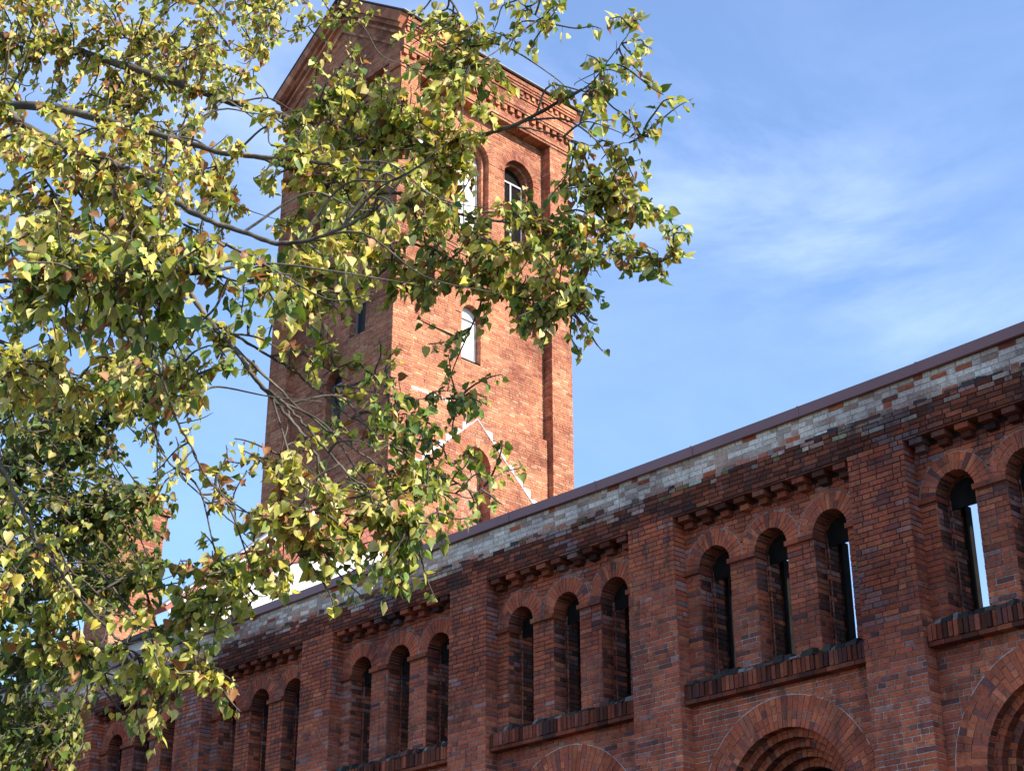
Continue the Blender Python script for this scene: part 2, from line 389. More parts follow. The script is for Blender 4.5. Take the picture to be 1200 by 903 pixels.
for k in KS:
    xc = XC[k]; L = xc - HW; R_ = xc + HW
    # recessed panel
    pan = MB()
    holes = [hole_arch(xc + s * SP, WR + RT - .01, WSP, WSP) for s in (-1, 0, 1)] + [hole_rect(xc + s * SP - WR, xc + s * SP + WR, WZ0, WSP) for s in (-1, 0, 1)]
    holes.append(hole_arch(xc, BR + BT - .01, ZB, BZ))
    lay(pan, (0, PD, 0), FU, FN, L, R_, ZB, Z_OV - .02, holes, fac_col, fac_mort)
    pan.quad([(L, PD, -1.6), (xc - BR - BT, PD, -1.6), (xc - BR - BT, PD, ZB), (L, PD, ZB)], (.16, .055, .04))
    pan.quad([(xc + BR + BT, PD, -1.6), (R_, PD, -1.6), (R_, PD, ZB), (xc + BR + BT, PD, ZB)], (.16, .055, .04))
    pan.build('wall_panel', M_BRICK, hall)
    # three arched windows
    for s in (-1, 0, 1):
        wx = xc + s * SP; w = MB()
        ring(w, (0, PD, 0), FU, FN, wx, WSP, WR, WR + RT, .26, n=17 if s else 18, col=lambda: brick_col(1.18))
        for sg in (-1, 1):
            nn = (-sg, 0, 0)
            uu = (0, 1, 0) if sg < 0 else (0, -1, 0)
            if sg < 0:
                lay(w, (wx - WR, PD, 0), uu, nn, .004, .27, WZ0, WSP, (), soot_shade_thin, fac_mort)
                lay(w, (wx - WR + .045, PD, 0), uu, nn, .255, .69, WZ0, WSP, (), soot_shade_col, (.05, .04, .036))
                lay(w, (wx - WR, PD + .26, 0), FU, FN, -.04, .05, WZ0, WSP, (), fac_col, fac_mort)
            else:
                lay(w, (wx + WR, PD, 0), uu, nn, -.27, -.004, WZ0, WSP, (), soot_shade_thin, fac_mort)
                lay(w, (wx + WR - .045, PD, 0), uu, nn, -.69, -.255, WZ0, WSP, (), soot_shade_col, (.05, .04, .036))
                lay(w, (wx + WR - .05, PD + .26, 0), FU, FN, 0, .09, WZ0, WSP, (), fac_col, fac_mort)
        ring(w, (0, PD + .26, 0), FU, FN, wx, WSP, WR - .045, WR + .05, .40, n=14, split=0, bead=False, col=lambda: brick_col(.3), mort=(.04, .03, .03))  # inner ring coloured dark all over, soot and painted shade together
        # sloping bed of the opening
        w.quad([(wx - WR, PD, WZ0 + .01), (wx + WR, PD, WZ0 + .01), (wx + WR, PD + .70, WZ0 + .09), (wx - WR, PD + .70, WZ0 + .09)], (.09, .07, .065))
        wo_ = w.build('arched_window', M_BRICK, hall)
        fr = MB(); yf = PD + .55; ri = WR - .045
        for a, b in ((-ri, -ri + .045), (ri - .045, ri)):
            fr.box(wx + a, wx + b, yf, yf + .15, WZ0 + .05, WSP)
        fr.box(wx - ri + .06, wx + ri - .05, yf + .003, yf + .047, WZ0 + .06, WZ0 + .12)
        pts = [(wx + ri - .004, WSP - .14)] + [(wx + (ri - .004) * math.cos(t), WSP - .01 + (ri - .004) * math.sin(t)) for t in np.linspace(0, math.pi, 19)] + [(wx - ri + .004, WSP - .14)]
        fr.prism(pts, 'y', PD + .275, PD + .30)
        fr.build('window_frame', M_DARKFRAME, wo_, fix=True)
    # imposts: a thin moulded band on each little pier
    for a, b in ((L, xc - SP - WR), (xc - SP + WR, xc - WR), (xc + WR, xc + SP - WR), (xc + SP + WR, R_)):
        im = MB(); x = a - (.02 if a > L else 0); e0 = b + (.02 if b < R_ else 0)
        while x < e0 - .01:
            e = min(e0, x + ru(.2, .27)); 
            if e0 - e < .06: e = e0
            d = ru(.045, .06)
            im.box(x + .002, e - .002, PD - d, PD + .25, WSP - .075, WSP - .004, tuple(v * .7 for v in brick_col()))
            x = e
        im.build('impost', M_BRICK, hall)
    # sill: a soldier course under a crumbling sloped top, over a thin lower course
    si = MB(); x = L + .005
    while x < R_ - .03:
        e = min(R_ - .005, x + ru(.068, .085)); dk = random.choice([.25, .35, .5, .65, .9])
        si.box(x + .008, e - .008, ru(.07, .10), PD + .02, 6.165 + ru(-.004, .004), 6.37 + ru(-.006, .004), tuple(v * dk for v in brick_col()))
        x = e
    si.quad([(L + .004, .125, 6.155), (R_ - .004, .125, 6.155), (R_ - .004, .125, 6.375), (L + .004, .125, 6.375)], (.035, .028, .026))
    x = L + .005
    while x < R_ - .03:
        e = min(R_ - .005, x + ru(.2, .27)); dk = random.choice([.3, .45, .65])
        si.box(x + .004, e - .004, ru(.085, .10), PD + .02, 6.098, 6.156, tuple(v * dk for v in brick_col()))
        x = e
    x = L + .005
    while x < R_ - .03:                         # weathered rubble top
        e = min(R_ - .005, x + ru(.07, .2)); hh = ru(.03, .12)
        y0 = ru(.06, .13); c = random.choice([(.02, .017, .015), (.03, .026, .024), (.05, .04, .036), (.05, .04, .03), (.10, .05, .04), (.06, .06, .04), (.20, .18, .165)])
        si.box8([(x, y0, 6.372), (e - .006, y0 + ru(-.02, .02), 6.372), (e - .006, y0 + .03, 6.372 + hh), (x + .01, y0 + .02, 6.372 + hh * ru(.6, 1)), (x, PD + .02, 6.372), (e - .006, PD + .02, 6.372), (e - .006, PD + .02, 6.43 + hh * .6), (x, PD + .02, 6.43 + hh * .5)], c)
        x = e
    si.build('sill', M_BRICK, hall)
    # corbel table: brackets of two courses carrying the frieze
    co = MB(); nd = 9; pit = (2 * HW) / nd
    for i in range(nd):
        x = L + pit * (i + .5) + ru(-.012, .012); c1 = tuple(v * .75 for v in fac_col(x, 8.6 if rnd() < .45 else 9.0))
        co.box(x - .075, x + .075 + ru(-.004, .004), PD - .12 + ru(-.006, .006), PD + .02, 8.775, 8.86, c1)
        co.box(x - .10, x + .10 + ru(-.006, .006), PD - .225 + ru(-.01, .006), PD + .02, 8.868, 8.945, tuple(v * .75 for v in fac_col(x, 8.6 if rnd() < .45 else 9.0)))
    x = L + .004
    while x < R_ - .02:
        e = min(R_ - .004, x + ru(.2, .27)); co.box(x + .004, e - .004, .01 + ru(-.006, .008), PD + .02, 8.95, 8.952 + .02, fac_col(x, 9.1)); x = e
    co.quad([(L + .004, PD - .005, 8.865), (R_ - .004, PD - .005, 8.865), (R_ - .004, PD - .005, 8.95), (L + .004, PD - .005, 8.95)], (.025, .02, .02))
    co.build('corbel_table', M_BRICK, hall)
    # big recessed arch of three orders below
    ba = MB()
    ring(ba, (0, PD, 0), FU, FN, xc, BZ, BR, BR + BT, .15, n=46, col=lambda: brick_col(1.22), beadc=(.50, .45, .40))
    for i in range(1, 5):
        r1 = BR - .11 * (i - 1) + .03; r0 = BR - .11 * i
        ring(ba, (0, PD + .15 * i, 0), FU, FN, xc, BZ, r0, r1, .16, n=int(40 * r0 / BR), split=0, bead=False, mort=(.12, .1, .09))
    for sg in (-1, 1):
        for i in range(0, 5):
            r = BR - .11 * i; y0 = PD + .15 * i; nn = (-sg, 0, 0)
            if sg < 0: lay(ba, (xc - r, y0, 0), (0, 1, 0), nn, .004, .15, ZB, BZ, (), fac_col, fac_mort)
            else: lay(ba, (xc + r, y0, 0), (0, -1, 0), nn, -.15, -.004, ZB, BZ, (), fac_col, fac_mort)
            ra, rb = (r, r + BT) if i == 0 else (r, r + .11)
            lay(ba, (xc, y0, 0), FU, FN, min(sg * ra, sg * rb), max(sg * ra, sg * rb), ZB, BZ, (), fac_col, fac_mort)
            ba.quad([(xc + sg * ra, y0, -1.6), (xc + sg * rb, y0, -1.6), (xc + sg * rb, y0, ZB), (xc + sg * ra, y0, ZB)], (.16, .055, .04))
            ba.quad([(xc + sg * r, y0, -1.6), (xc + sg * r, y0 + .15, -1.6), (xc + sg * r, y0 + .15, ZB), (xc + sg * r, y0, ZB)], (.14, .05, .04))
    bo = ba.build('recessed_arch', M_BRICK, hall)
    bd = MB(); r = BR - .11 * 4 + .08
    pts = [(xc + r, -1.6)] + [(xc + r * math.cos(t), BZ + r * math.sin(t)) for t in np.linspace(0, math.pi, 25)] + [(xc - r, -1.6)]
    bd.prism(pts, 'y', PD + .80, PD + .86); bd.build('infill_board', M_DARKWOOD, bo, fix=True)
    # frieze and parapet run over the bay and the pier to its right
    # back of the wall
    bk = MB(); yb = PD + .90
    holes = [hole_arch(xc + s * SP, WR + .2, WZ0 - .3, WSP) for s in (-1, 0, 1)]
    for (z0, z1) in ((-1.6, 6.0),):
        bk.quad([(L - .91, yb, z0), (R_, yb, z0), (R_, yb, z1), (L - .91, yb, z1)], (.2, .07, .05))
    lay(bk, (0, yb, 0), FU, (0, 1, 0), L - .91, R_, 6.0, 8.9, holes, fac_col, fac_mort, depth=.02)
    bk.build('rear_wall', M_BRICK, hall)
def pier(x0, x1):
    p = MB()
    lay(p, FX, FU, FN, x0, x1, ZB, Z_OV, (), fac_col, fac_mort)
    lay(p, (x1, 0, 0), (0, 1, 0), (1, 0, 0), .012, PD + .04, ZB, Z_OV, (), fac_col, fac_mort)
    lay(p, (x0, 0, 0), (0, -1, 0), (-1, 0, 0), -PD - .04, -.012, ZB, Z_OV, (), fac_col, fac_mort)
    p.box(x0 + .002, x1 - .002, .008, PD, -1.6, ZB, (.17, .06, .045))
    p.build('pier', M_BRICK, hall)
for k in KS: pier(XC[k] + HW, XC[k - 1] - HW if k > -2 else XC[k] + HW + .905)
pier(XC[6] - HW - .905, XC[6] - HW)
lay(frz, FX, FU, FN, x_end0, x_end1, Z_OV, Z_LEDGE, (), fac_col, (.03, .026, .025), jit=.005, depth=.06, rec=.011)
for k in KS: frz.box(XC[k] - HW, XC[k] + HW, .012, PD + .02, Z_OV - .004, Z_OV + .004, (.05, .03, .028))
x = x_end0                                     # broken top course of the ledge
while x < x_end1:
    e = x + ru(.1, .27)
    if rnd() < .55:
        hh = ru(.025, .07); c = random.choice([(.035, .03, .028), (.06, .045, .04), (.13, .10, .045), (.10, .045, .035), (.22, .175, .14)])
        frz.box8([(x, ru(-.012, .004), 9.40), (e - .008, ru(-.012, .004), 9.40), (e - .012, ru(0, .02), 9.42 + hh * ru(.5, 1)), (x + .006, ru(0, .02), 9.42 + hh), (x, .06, 9.40), (e - .008, .06, 9.40), (e - .012, .06, 9.42 + hh), (x + .006, .06, 9.42 + hh)], c)
    x = e
frz.build('frieze', brick_mat('crusted_frieze_brick', .34, .8), hall)
def par_mort(u, z):
    t = ru(.7, 1.1); return (.52 * t, .45 * t, .39 * t)
lay(par, (0, .028, 0), FU, FN, x_end0, x_end1, Z_LEDGE, Z_TOP, (), par_col, par_mort, jit=.0035, rec=.007)
par.quad([(x_end0, PD + .9, 8.9), (x_end1, PD + .9, 8.9), (x_end1, PD + .9, Z_TOP), (x_end0, PD + .9, Z_TOP)], (.2, .08, .05))
par.build('parapet', brick_mat('whitened_parapet_brick', .7, .34), hall)
# sheet metal coping, in lengths with lapped joints
cp = MB(); x = x_end0 - .1; zo = 0
while x < x_end1 + .1:
    e = min(x + 2.0, x_end1 + .1); za = .012 * math.sin(x * .55) + .006 * math.sin(x * 1.9); zb = .012 * math.sin(e * .55) + .006 * math.sin(e * 1.9)
    y0 = -.055 + ru(-.006, .006)
    cp.box8([(x, y0, Z_TOP - .012 + za), (e - .003, y0, Z_TOP - .012 + zb), (e - .003, y0, Z_CT + zb), (x, y0, Z_CT + za), (x, y0 + .05, Z_TOP - .012 + za), (e - .003, y0 + .05, Z_TOP - .012 + zb), (e - .003, y0 + .05, Z_CT + zb), (x, y0 + .05, Z_CT + za)], (1, 1, 1))
    cp.box8([(x, y0 + .052, Z_TOP + .002 + za), (e - .003, y0 + .052, Z_TOP + .002 + zb), (e - .003, y0 + .052, Z_CT - .004 + zb), (x, y0 + .052, Z_CT - .004 + za), (x, 1.2, Z_TOP + .002), (e - .003, 1.2, Z_TOP + .002), (e - .003, 1.2, Z_CT + .03), (x, 1.2, Z_CT + .03)], (1, 1, 1))
    cp.box(e - .02, e + .018, y0 - .007, y0 + .03, Z_TOP - .018 + zb, Z_CT + .006 + zb)
    x = e
cp.build('coping', M_COPE, hall, fix=True)
# end walls of the hall front
ew = MB(); 
for xx in (x_end0, x_end1): ew.quad([(xx, .02, -1.6), (xx, PD + .9, -1.6), (xx, PD + .9, Z_TOP), (xx, .02, Z_TOP)], (.2, .07, .05))
ew.build('end_wall', M_BRICK, hall)

# ------------------------------------------------------------------ the tower
TX1, TX0, TY0, TY1 = -30.23, -35.66, 6.63, 13.42
tower = thing('brick_tower', ((TX0 + TX1) / 2, (TY0 + TY1) / 2, -1.6), 'tall sunlit red brick tower with corbelled cornice and gabled roof behind the hall', 'tower')
TMORT = [(.17, .09, .056), (.44, .31, .21), (.28, .165, .105)]
def TM(u, z): return random.choice(TMORT)
TMF = (.36, .25, .17); tc_ = lambda u, z: tower_col()
Z_C, Z_E, Z_A, Z_ST = 28.4, 30.05, 32.2, 18.66
XU, XN = (0, 1, 0), (1, 0, 0)
PL, PR = 7.35, 12.60
def tlay(mb, O, U, Nn, u0, u1, z0, z1, holes=(), **kw):
    kw.setdefault('col', tc_); kw.setdefault('mort', TM); kw.setdefault('jit', .0035); kw.setdefault('rec', .008)
    lay(mb, O, U, Nn, u0, u1, z0, z1, holes, **kw)
def tring(mb, O, U, Nn, uc, zs, r0, r1, depth, **kw):
    kw.setdefault('mort', TMF)
    ring(mb, O, U, Nn, uc, zs, r0, r1, depth, dark_soffit=False, col=tower_col, **kw)
ZT0 = 12.5
# sunlit side: panel between corner pilasters, stepping back again above a ledge
lp = MB(); up = MB()
xl, xu = TX1 - .20, TX1 - .33
LOWA = (9.86, .52, 14.4, 17.15)
tlay(lp, (xl, 0, 0), XU, XN, PL, PR, ZT0, Z_ST, [hole_arch(LOWA[0], LOWA[1] + .24, ZT0, LOWA[3])])
tring(lp, (xl, 0, 0), XU, XN, LOWA[0], LOWA[3], LOWA[1], LOWA[1] + .25, .3)
for a, b in ((LOWA[0] - LOWA[1] - .25, LOWA[0] - LOWA[1]), (LOWA[0] + LOWA[1], LOWA[0] + LOWA[1] + .25)):
    tlay(lp, (xl, 0, 0), XU, XN, a, b, ZT0, LOWA[3])
tlay(lp, (xl, LOWA[0] + LOWA[1], 0), (1, 0, 0), (0, -1, 0), -.42, 0, ZT0, LOWA[3], mort=(.6, .55, .5))
tlay(lp, (xl, LOWA[0] - LOWA[1], 0), (-1, 0, 0), (0, 1, 0), 0, .42, ZT0, LOWA[3])
tlay(lp, (xl - .42, 0, 0), XU, XN, LOWA[0] - .6, LOWA[0] + .6, ZT0, LOWA[3] + .6, mort=(.6, .55, .5))
lp.quad([(xl, PL, Z_ST), (xl, PR, Z_ST), (xu, PR, Z_ST + .05), (xu, PL, Z_ST + .05)], TMF)
lp.build('lower_panel', M_TOWER, tower)
SW = (9.74, .36, 20.25, 21.62)
BW = [(7.92, .60), (9.76, .60), (11.60, .60)]; BZ0, BZS = 24.3, 26.95
holes = [hole_arch(SW[0], SW[1] + .24, SW[3], SW[3]), hole_rect(SW[0] - SW[1], SW[0] + SW[1], SW[2], SW[3])]
for y, r in BW: holes += [hole_arch(y, r + .24, BZS, BZS), hole_rect(y - r, y + r, BZ0, BZS)]
tlay(up, (xu, 0, 0), XU, XN, PL, PR, Z_ST, Z_C, holes)
up.build('upper_panel', M_TOWER, tower)
def tower_window(O, U, Nn, uc, r, z0, zs, depth, pane, orders=1, name='arched_window'):
    """window in a tower side: brick ring and jambs; the pane is a sub-part"""
    w = MB(); U_ = np.array(U, float); N_ = np.array(Nn, float); O_ = np.array(O, float)
    d = 0; rr = r
    for q in range(orders):
        dd = depth / orders
        Oq = O_ - N_ * d
        tring(w, Oq, U, Nn, uc, zs, rr, rr + (.25 if q == 0 else .13), dd + .02, bead=(q == 0))
        # jambs: facing along +U (at -r) and along -U (at +r)
        tlay(w, tuple(Oq + U_ * (uc - rr)), tuple(-N_), tuple(U_), .004, dd, z0, zs)
        tlay(w, tuple(Oq + U_ * (uc + rr)), tuple(N_), tuple(-U_), -dd, -.004, z0, zs)
        if q > 0:
            for sg in (-1, 1):
                tlay(w, tuple(Oq), U, Nn, uc + min(sg * rr, sg * (rr + .12)), uc + max(sg * rr, sg * (rr + .12)), z0, zs)
        d += dd; rr -= .11
    rr += .11
    a = O_ + U_ * (uc - r); b = O_ + U_ * (uc + r)
    w.quad([tuple(a + np.array([0, 0, z0])), tuple(b + np.array([0, 0, z0])), tuple(b - N_ * depth + np.array([0, 0, z0 + .1])), tuple(a - N_ * depth + np.array([0, 0, z0 + .1]))], (.3, .2, .15))
    wo = w.build(name, M_TOWER, tower)
    p = MB(); rp = rr + .03; pts = [(uc + rp, z0)] + [(uc + rp * math.cos(t), zs + rp * math.sin(t)) for t in np.linspace(0, math.pi, 21)] + [(uc - rp, z0)]
    Q = [O_ + U_ * u + np.array([0, 0, z]) - N_ * (depth + .01) for u, z in pts]
    p.quad([tuple(v) for v in Q]); 
    p.build('pane', pane, wo)
    f = MB(); 
    def bar(u0, u1, za, zb, t=.04):
        P = [O_ + U_ * u + np.array([0, 0, z]) - N_ * (depth - .035) for u, z in ((u0, za), (u1, za), (u1, zb), (u0, zb))]
        K = [v - N_ * t for v in P]; f.box8([tuple(v) for v in P + K], (1, 1, 1))
    bar(uc - rr, uc - rr + .055, z0 + .08, zs + .0); bar(uc + rr - .055, uc + rr, z0 + .08, zs); bar(uc - rr + .055, uc + rr - .055, z0 + .08, z0 + .14)
    bar(uc - rr + .055, uc + rr - .055, zs - .03, zs + .03)
    if r > .5: bar(uc - .03, uc + .03, z0 + .14, zs - .03)
    f.build('window_frame', M_ZINC, wo)
    return wo
tower_window((xu, 0, 0), XU, XN, SW[0], SW[1], SW[2], SW[3], .22, M_WPAINT)
for i, (y, r) in enumerate(BW):
    tower_window((xu, 0, 0), XU, XN, y, r, BZ0, BZS, .40, M_WPAINT if i < 2 else M_DARKWOOD, orders=2, name='belfry_window')
# corner pilasters
def pilaster(y0, y1, outer):
    p = MB()
    tlay(p, (TX1, 0, 0), XU, XN, y0, y1, ZT0, Z_C + .5)
    if outer > 0:
        tlay(p, (TX1, y0, 0), (1, 0, 0), (0, -1, 0), -.35, -.012, ZT0, Z_C + .5)
    else:
        tlay(p, (TX1, y1, 0), (-1, 0, 0), (0, 1, 0), .012, .35, ZT0, Z_C + .5)
    p.build('corner_pilaster', M_TOWER, tower)
pilaster(TY0, PL, -1); pilaster(PR, TY1, 1)
# shaded side (faces the hall)
DXL, DXR = -34.85, -31.0; yd = TY0 + .26
dp = MB(); DW = [(-32.05, .34, 20.6, 21.7), (-32.95, .34, 18.2, 19.5)]
DB = [(-34.0, .6), (-31.95, .6)]
holes = []
for x, r, a, b in DW: holes += [hole_arch(x, r + .24, b, b), hole_rect(x - r, x + r, a, b)]
for x, r in DB: holes += [hole_arch(x, r + .24, BZS, BZS), hole_rect(x - r, x + r, BZ0, BZS)]
tlay(dp, (0, yd, 0), FU, FN, DXL, DXR, ZT0, Z_C + .3, holes)
dp.build('shaded_panel', M_TOWER, tower)
for x, r, a, b in DW: tower_window((0, yd, 0), FU, FN, x, r, a, b, .25, M_IRON)
for x, r in DB: tower_window((0, yd, 0), FU, FN, x, r, BZ0, BZS, .4, M_DARKWOOD, orders=2, name='belfry_window')
for x0, x1 in ((TX0, DXL), (DXR, TX1)):
    p = MB(); tlay(p, (0, TY0, 0), FU, FN, x0, x1, ZT0, Z_C + .5)
    if x1 < -33: tlay(p, (x1, TY0, 0), (0, 1, 0), (1, 0, 0), .012, .26, ZT0, Z_C + .3)
    else: tlay(p, (x0, TY0, 0), (0, -1, 0), (-1, 0, 0), -.26, -.012, ZT0, Z_C + .3)
    p.build('corner_pilaster', M_TOWER, tower)
# gable above the shaded side and the far one
XM = (TX0 + TX1) / 2; HWT = (TX1 - TX0) / 2
slope = (Z_A - Z_E) / (HWT + .25)
for yy, nn in ((TY0 - .05, (0, -1, 0)), (TY1 + .05, (0, 1, 0))):
    gm = MB(); U_ = FU if nn[1] < 0 else (-1, 0, 0)
    def bnd(a, b):
        m = (a + b) / 2; w = min(HWT, max(0, (Z_A - .1 - m) / slope)); c = XM if nn[1] < 0 else -XM
        return c - w, c + w
    tlay(gm, (0, yy, 0), U_, nn, 0, 0, Z_C + .3, Z_A - .1, bounds=bnd, depth=.3)
    gm.build('gable', M_TOWER, tower)
    # raking string courses with little brackets
    rk = MB()
    for sg in (-1, 1):
        ang = math.atan(slope)
        Ud = np.array([sg * math.cos(ang), 0, -math.sin(ang)]); Vd = np.array([sg * math.sin(ang), 0, math.cos(ang)])
        Lr = (HWT + .32) / math.cos(ang)
        for j, (dv, hh, pj) in enumerate(((-.95, .077, .06), (-.60, .077, .10), (-.42, .12, .16), (-.29, .30, .27))):
            O = np.array([XM, yy + nn[1] * pj, Z_A - .05]) + Vd * dv
            a0 = -dv * slope * 0.0 + (-dv) * math.tan(ang)
            u = a0
            while u < Lr - .02:
                e = min(Lr, u + .26)
                P = [O + Ud * uu + Vd * vv for uu, vv in ((u + .004, 0), (e - .004, 0), (e - .004, hh), (u + .004, hh))]
                K = [q - np.array([0, nn[1] * (pj + .02), 0]) for q in P]
                rk.box8([tuple(q) for q in P + K], tower_col()); u = e
    rk.build('raking_cornice', M_TOWER, tower, fix=True)
# horizontal cornice under the eaves on the two long sides
for side in (1, -1):
    cn = MB(); X0 = TX1 if side > 0 else TX0; U_ = (0, 1, 0) if side > 0 else (0, -1, 0); NN = (side, 0, 0)
    ya, yb = (TY0 - .06, TY1 + .06) if side > 0 else (-TY1 - .06, -TY0 + .06)
    def course(z, rows, pj, dep=.5):
        pj *= .78; tlay(cn, (X0 + side * pj, 0, 0), U_, NN, ya, yb, z, z + rows * CH, depth=dep, mortar=True)
    def dent(z, hh, pj, w, pitch):
        u = ya + .05; pj *= .78
        while u + w < yb:
            y0, y1 = (u, u + w) if side > 0 else (-u - w, -u)
            xa, xb = sorted((X0 - side * .4, X0 + side * (pj + ru(-.006, .006))))
            cn.box(xa, xb, y0, y1, z, z + hh, tower_col()); u += pitch
    course(Z_C, 1, .05); course(Z_C + .077, 1, .09)
    course(Z_C + .154, 3, .03); dent(Z_C + .40, .15, .15, .16, .30)
    course(Z_C + .385, 2, .02); course(Z_C + .555, 1, .19); course(Z_C + .632, 1, .23)
    course(Z_C + .709, 4, .20); course(Z_C + 1.017, 1, .25)
    dent(Z_C + 1.10, .11, .31, .125, .25); course(Z_C + 1.094, 2, .22); course(Z_C + 1.248, 1, .34); course(Z_C + 1.325, 1, .38); course(Z_C + 1.402, 2, .42)
    cn.build('cornice', M_TOWER, tower)
# plain far sides and lower shaft
sh = MB()
sh.box(TX0 + 1.1, TX1 - 1.1, TY0 + 1.1, TY1 - 1.1, -1.6, Z_C + .6, (.33, .12, .075))
sh.box(TX0 + .02, TX1 - .02, TY0 + .02, TY1 - .02, -1.6, ZT0, (.33, .12, .075))
tlay(sh, (TX0, 0, 0), (0, -1, 0), (-1, 0, 0), -TY1, -TY0, ZT0, Z_C + .5)
tlay(sh, (0, TY1, 0), (-1, 0, 0), (0, 1, 0), -TX1, -TX0, ZT0, Z_C + .5)
sh.build('shaft', M_TOWER, tower)
# roof
rf = MB(); ov = .38; t_ = .05
zl = Z_A - slope * (HWT + ov)
for sg in (-1, 1):
    xa, xb = XM, XM + sg * (HWT + ov)
    rf.prism([(xa, Z_A), (xb, zl), (xb, zl + t_), (xa, Z_A + t_)], 'y', TY0 - .33, TY1 + .33)
rf.build('roof', M_DTILE, tower, fix=True)
for sg in (-1, 1):
    gt = MB(); xb = XM + sg * (HWT + ov + .015)
    gt.prism([(xb + .035 * math.cos(a), zl + .055 + .035 * math.sin(a)) for a in np.linspace(math.pi, 2 * math.pi, 9)], 'y', TY0 - .34, TY1 + .34)
    gt.build('gutter', M_ZINC, tower, fix=True)
# scar of the vanished gable roof: saw-tooth of limewashed patches
ya, za = 9.88, 18.52
for sg in (-1, 1):
    for i in range(8):
        d0 = .30 + i * .285
        if sg < 0 and i > 6: continue
        w = ru(.17, .27); h = w * ru(1.05, 1.3)
        y0 = ya + sg * d0; z0 = za - d0 * .90
        y1 = y0 + sg * w; z1 = z0 - w * .90
        P = [(xl + .009, y0, z0), (xl + .009, y1, z1), (xl + .009, y1, z1 + h * .8), (xl + .009, y0 + sg * w * .35, z0 + h * .05)]
        K = [(xl - .01, b, c) for a, b, c in P]
        sc_ = MB(); sc_.box8(P + K, (1, 1, 1)); sc_.build('limewash_patch', M_WPAINT, tower, fix=True)
for y0, y1 in ((7.45, 8.1), (8.2, 8.6), (8.7, 9.2)):
    sc_ = MB(); sc_.box(xu, xl + .01, y0, y1, Z_ST + .0, Z_ST + .07); sc_.build('limewash_patch', M_WPAINT, tower, fix=True)
sl_ = MB()                                     # thin slate line along the scar
for sg in (-1, 1):
    y1 = ya + sg * 2.45
    P = [(xl + .012, ya, za), (xl + .012, y1, za - 2.45 * .9), (xl + .012, y1, za - 2.45 * .9 - .05), (xl + .012, ya, za - .05)]
    K = [(xl - .01, b, c) for a, b, c in P]; sl_.box8(P + K, (1, 1, 1))
sl_.build('flashing_line', M_ZINC, tower, fix=True)

# ------------------------------------------------------------------ annex between the hall and the tower
AX = -30.28; AY0, AY1 = 1.25, TY0 - .01
annex = thing('annex_building', (-35, 4, -1.6), 'low white annex with red gable edge and brick chimney at the tower foot', 'building')
V0, V1, V2 = (AY0, 11.62), (4.3, 14.30), (AY1, 14.75)
w = MB(); w.prism([(AY0, -1.6), (AY1, -1.6), (AY1, 13.95), (3.9, 12.92), (1.7, 11.62), (AY0, 11.3)], 'x', AX, AX - .4)
w.box(-46, AX - .4, AY0, AY1, -1.6, 10.9)
w.build('wall', M_WHITE, annex, fix=True)
w = MB(); w.prism([(AY0 - .05, 11.2), (1.7, 11.60), (3.9, 12.90), (AY1, 13.93), (AY1, 14.7), (4.3, 14.22), (AY0 - .05, 11.5)], 'x', AX + .05, AX - .25)
o = w.build('gable_band', M_TILE, annex, fix=True)
me = o.data; ul = me.uv_layers.new(name='UVMap')
for pl in me.polygons:
    for li in pl.loop_indices:
        v = me.vertices[me.loops[li].vertex_index].co; ul.data[li].uv = (v.y + v.z * .9, v.z - v.y * .7)
def slabx(a, b, t0, t1, x0, x1, mb):
    dn = np.array([-(b[1] - a[1]), b[0] - a[0]]); dn = dn / np.linalg.norm(dn)
    p = [np.array(a) + dn * t0, np.array(b) + dn * t0, np.array(b) + dn * t1, np.array(a) + dn * t1]
    mb.prism([tuple(q) for q in p], 'x', x0, x1)
a0 = (.55, 11.62 - .7 * .8787)
w = MB(); slabx(a0, V1, -.02, .10, AX + .12, AX - .45, w); slabx(V1, V2, -.02, .10, AX + .12, AX - .45, w); w.build('gable_coping', M_REDTRIM, annex, fix=True)
w = MB(); w.box(-46.1, AX - .46, AY0 - .15, AY1 - .02, 10.905, 11.02); w.build('roof', M_DTILE, annex, fix=True)
w = MB(); slabx(a0, V1, -.13, -.03, AX + .125, AX + .15, w); w.build('verge_board', M_WPAINT, annex, fix=True)
w = MB(); slabx(a0, V1, .10, .14, AX + .2, AX - .1, w); w.build('verge_flashing', M_ZINC, annex, fix=True)
ch = MB(); cx0, cx1, cy0, cy1 = -35.35, -34.15, 1.5, 2.75
cb, ct = 11.2, 15.0
def stack(mb, x0, x1, y0, y1, z0, z1):
    tlay(mb, (x1, 0, 0), XU, XN, y0, y1, z0, z1, depth=.05); tlay(mb, (0, y0, 0), FU, FN, x0, x1, z0, z1, depth=.05)
    tlay(mb, (x0, 0, 0), (0, -1, 0), (-1, 0, 0), -y1, -y0, z0, z1, depth=.05); tlay(mb, (0, y1, 0), (-1, 0, 0), (0, 1, 0), -x1, -x0, z0, z1, depth=.05)
stack(ch, cx0, cx1, cy0, cy1, cb, ct - .75)
ch = ch.build('chimney', M_TOWER, annex)
cc = MB()
for i, (p, z0, z1) in enumerate(((.05, ct - .75, ct - .67), (.09, ct - .67, ct - .52), (.05, ct - .52, ct - .2), (.11, ct - .2, ct - .05), (.06, ct - .05, ct))):
    stack(cc, cx0 - p, cx1 + p, cy0 - p, cy1 + p, z0, z1)
    cc.quad([(cx0 - p, cy0 - p, z1), (cx1 + p, cy0 - p, z1), (cx1 + p, cy1 + p, z1), (cx0 - p, cy1 + p, z1)], (.2, .1, .08))
    cc.quad([(cx0 - p, cy0 - p, z0), (cx1 + p, cy0 - p, z0), (cx1 + p, cy1 + p, z0), (cx0 - p, cy1 + p, z0)], (.2, .1, .08))
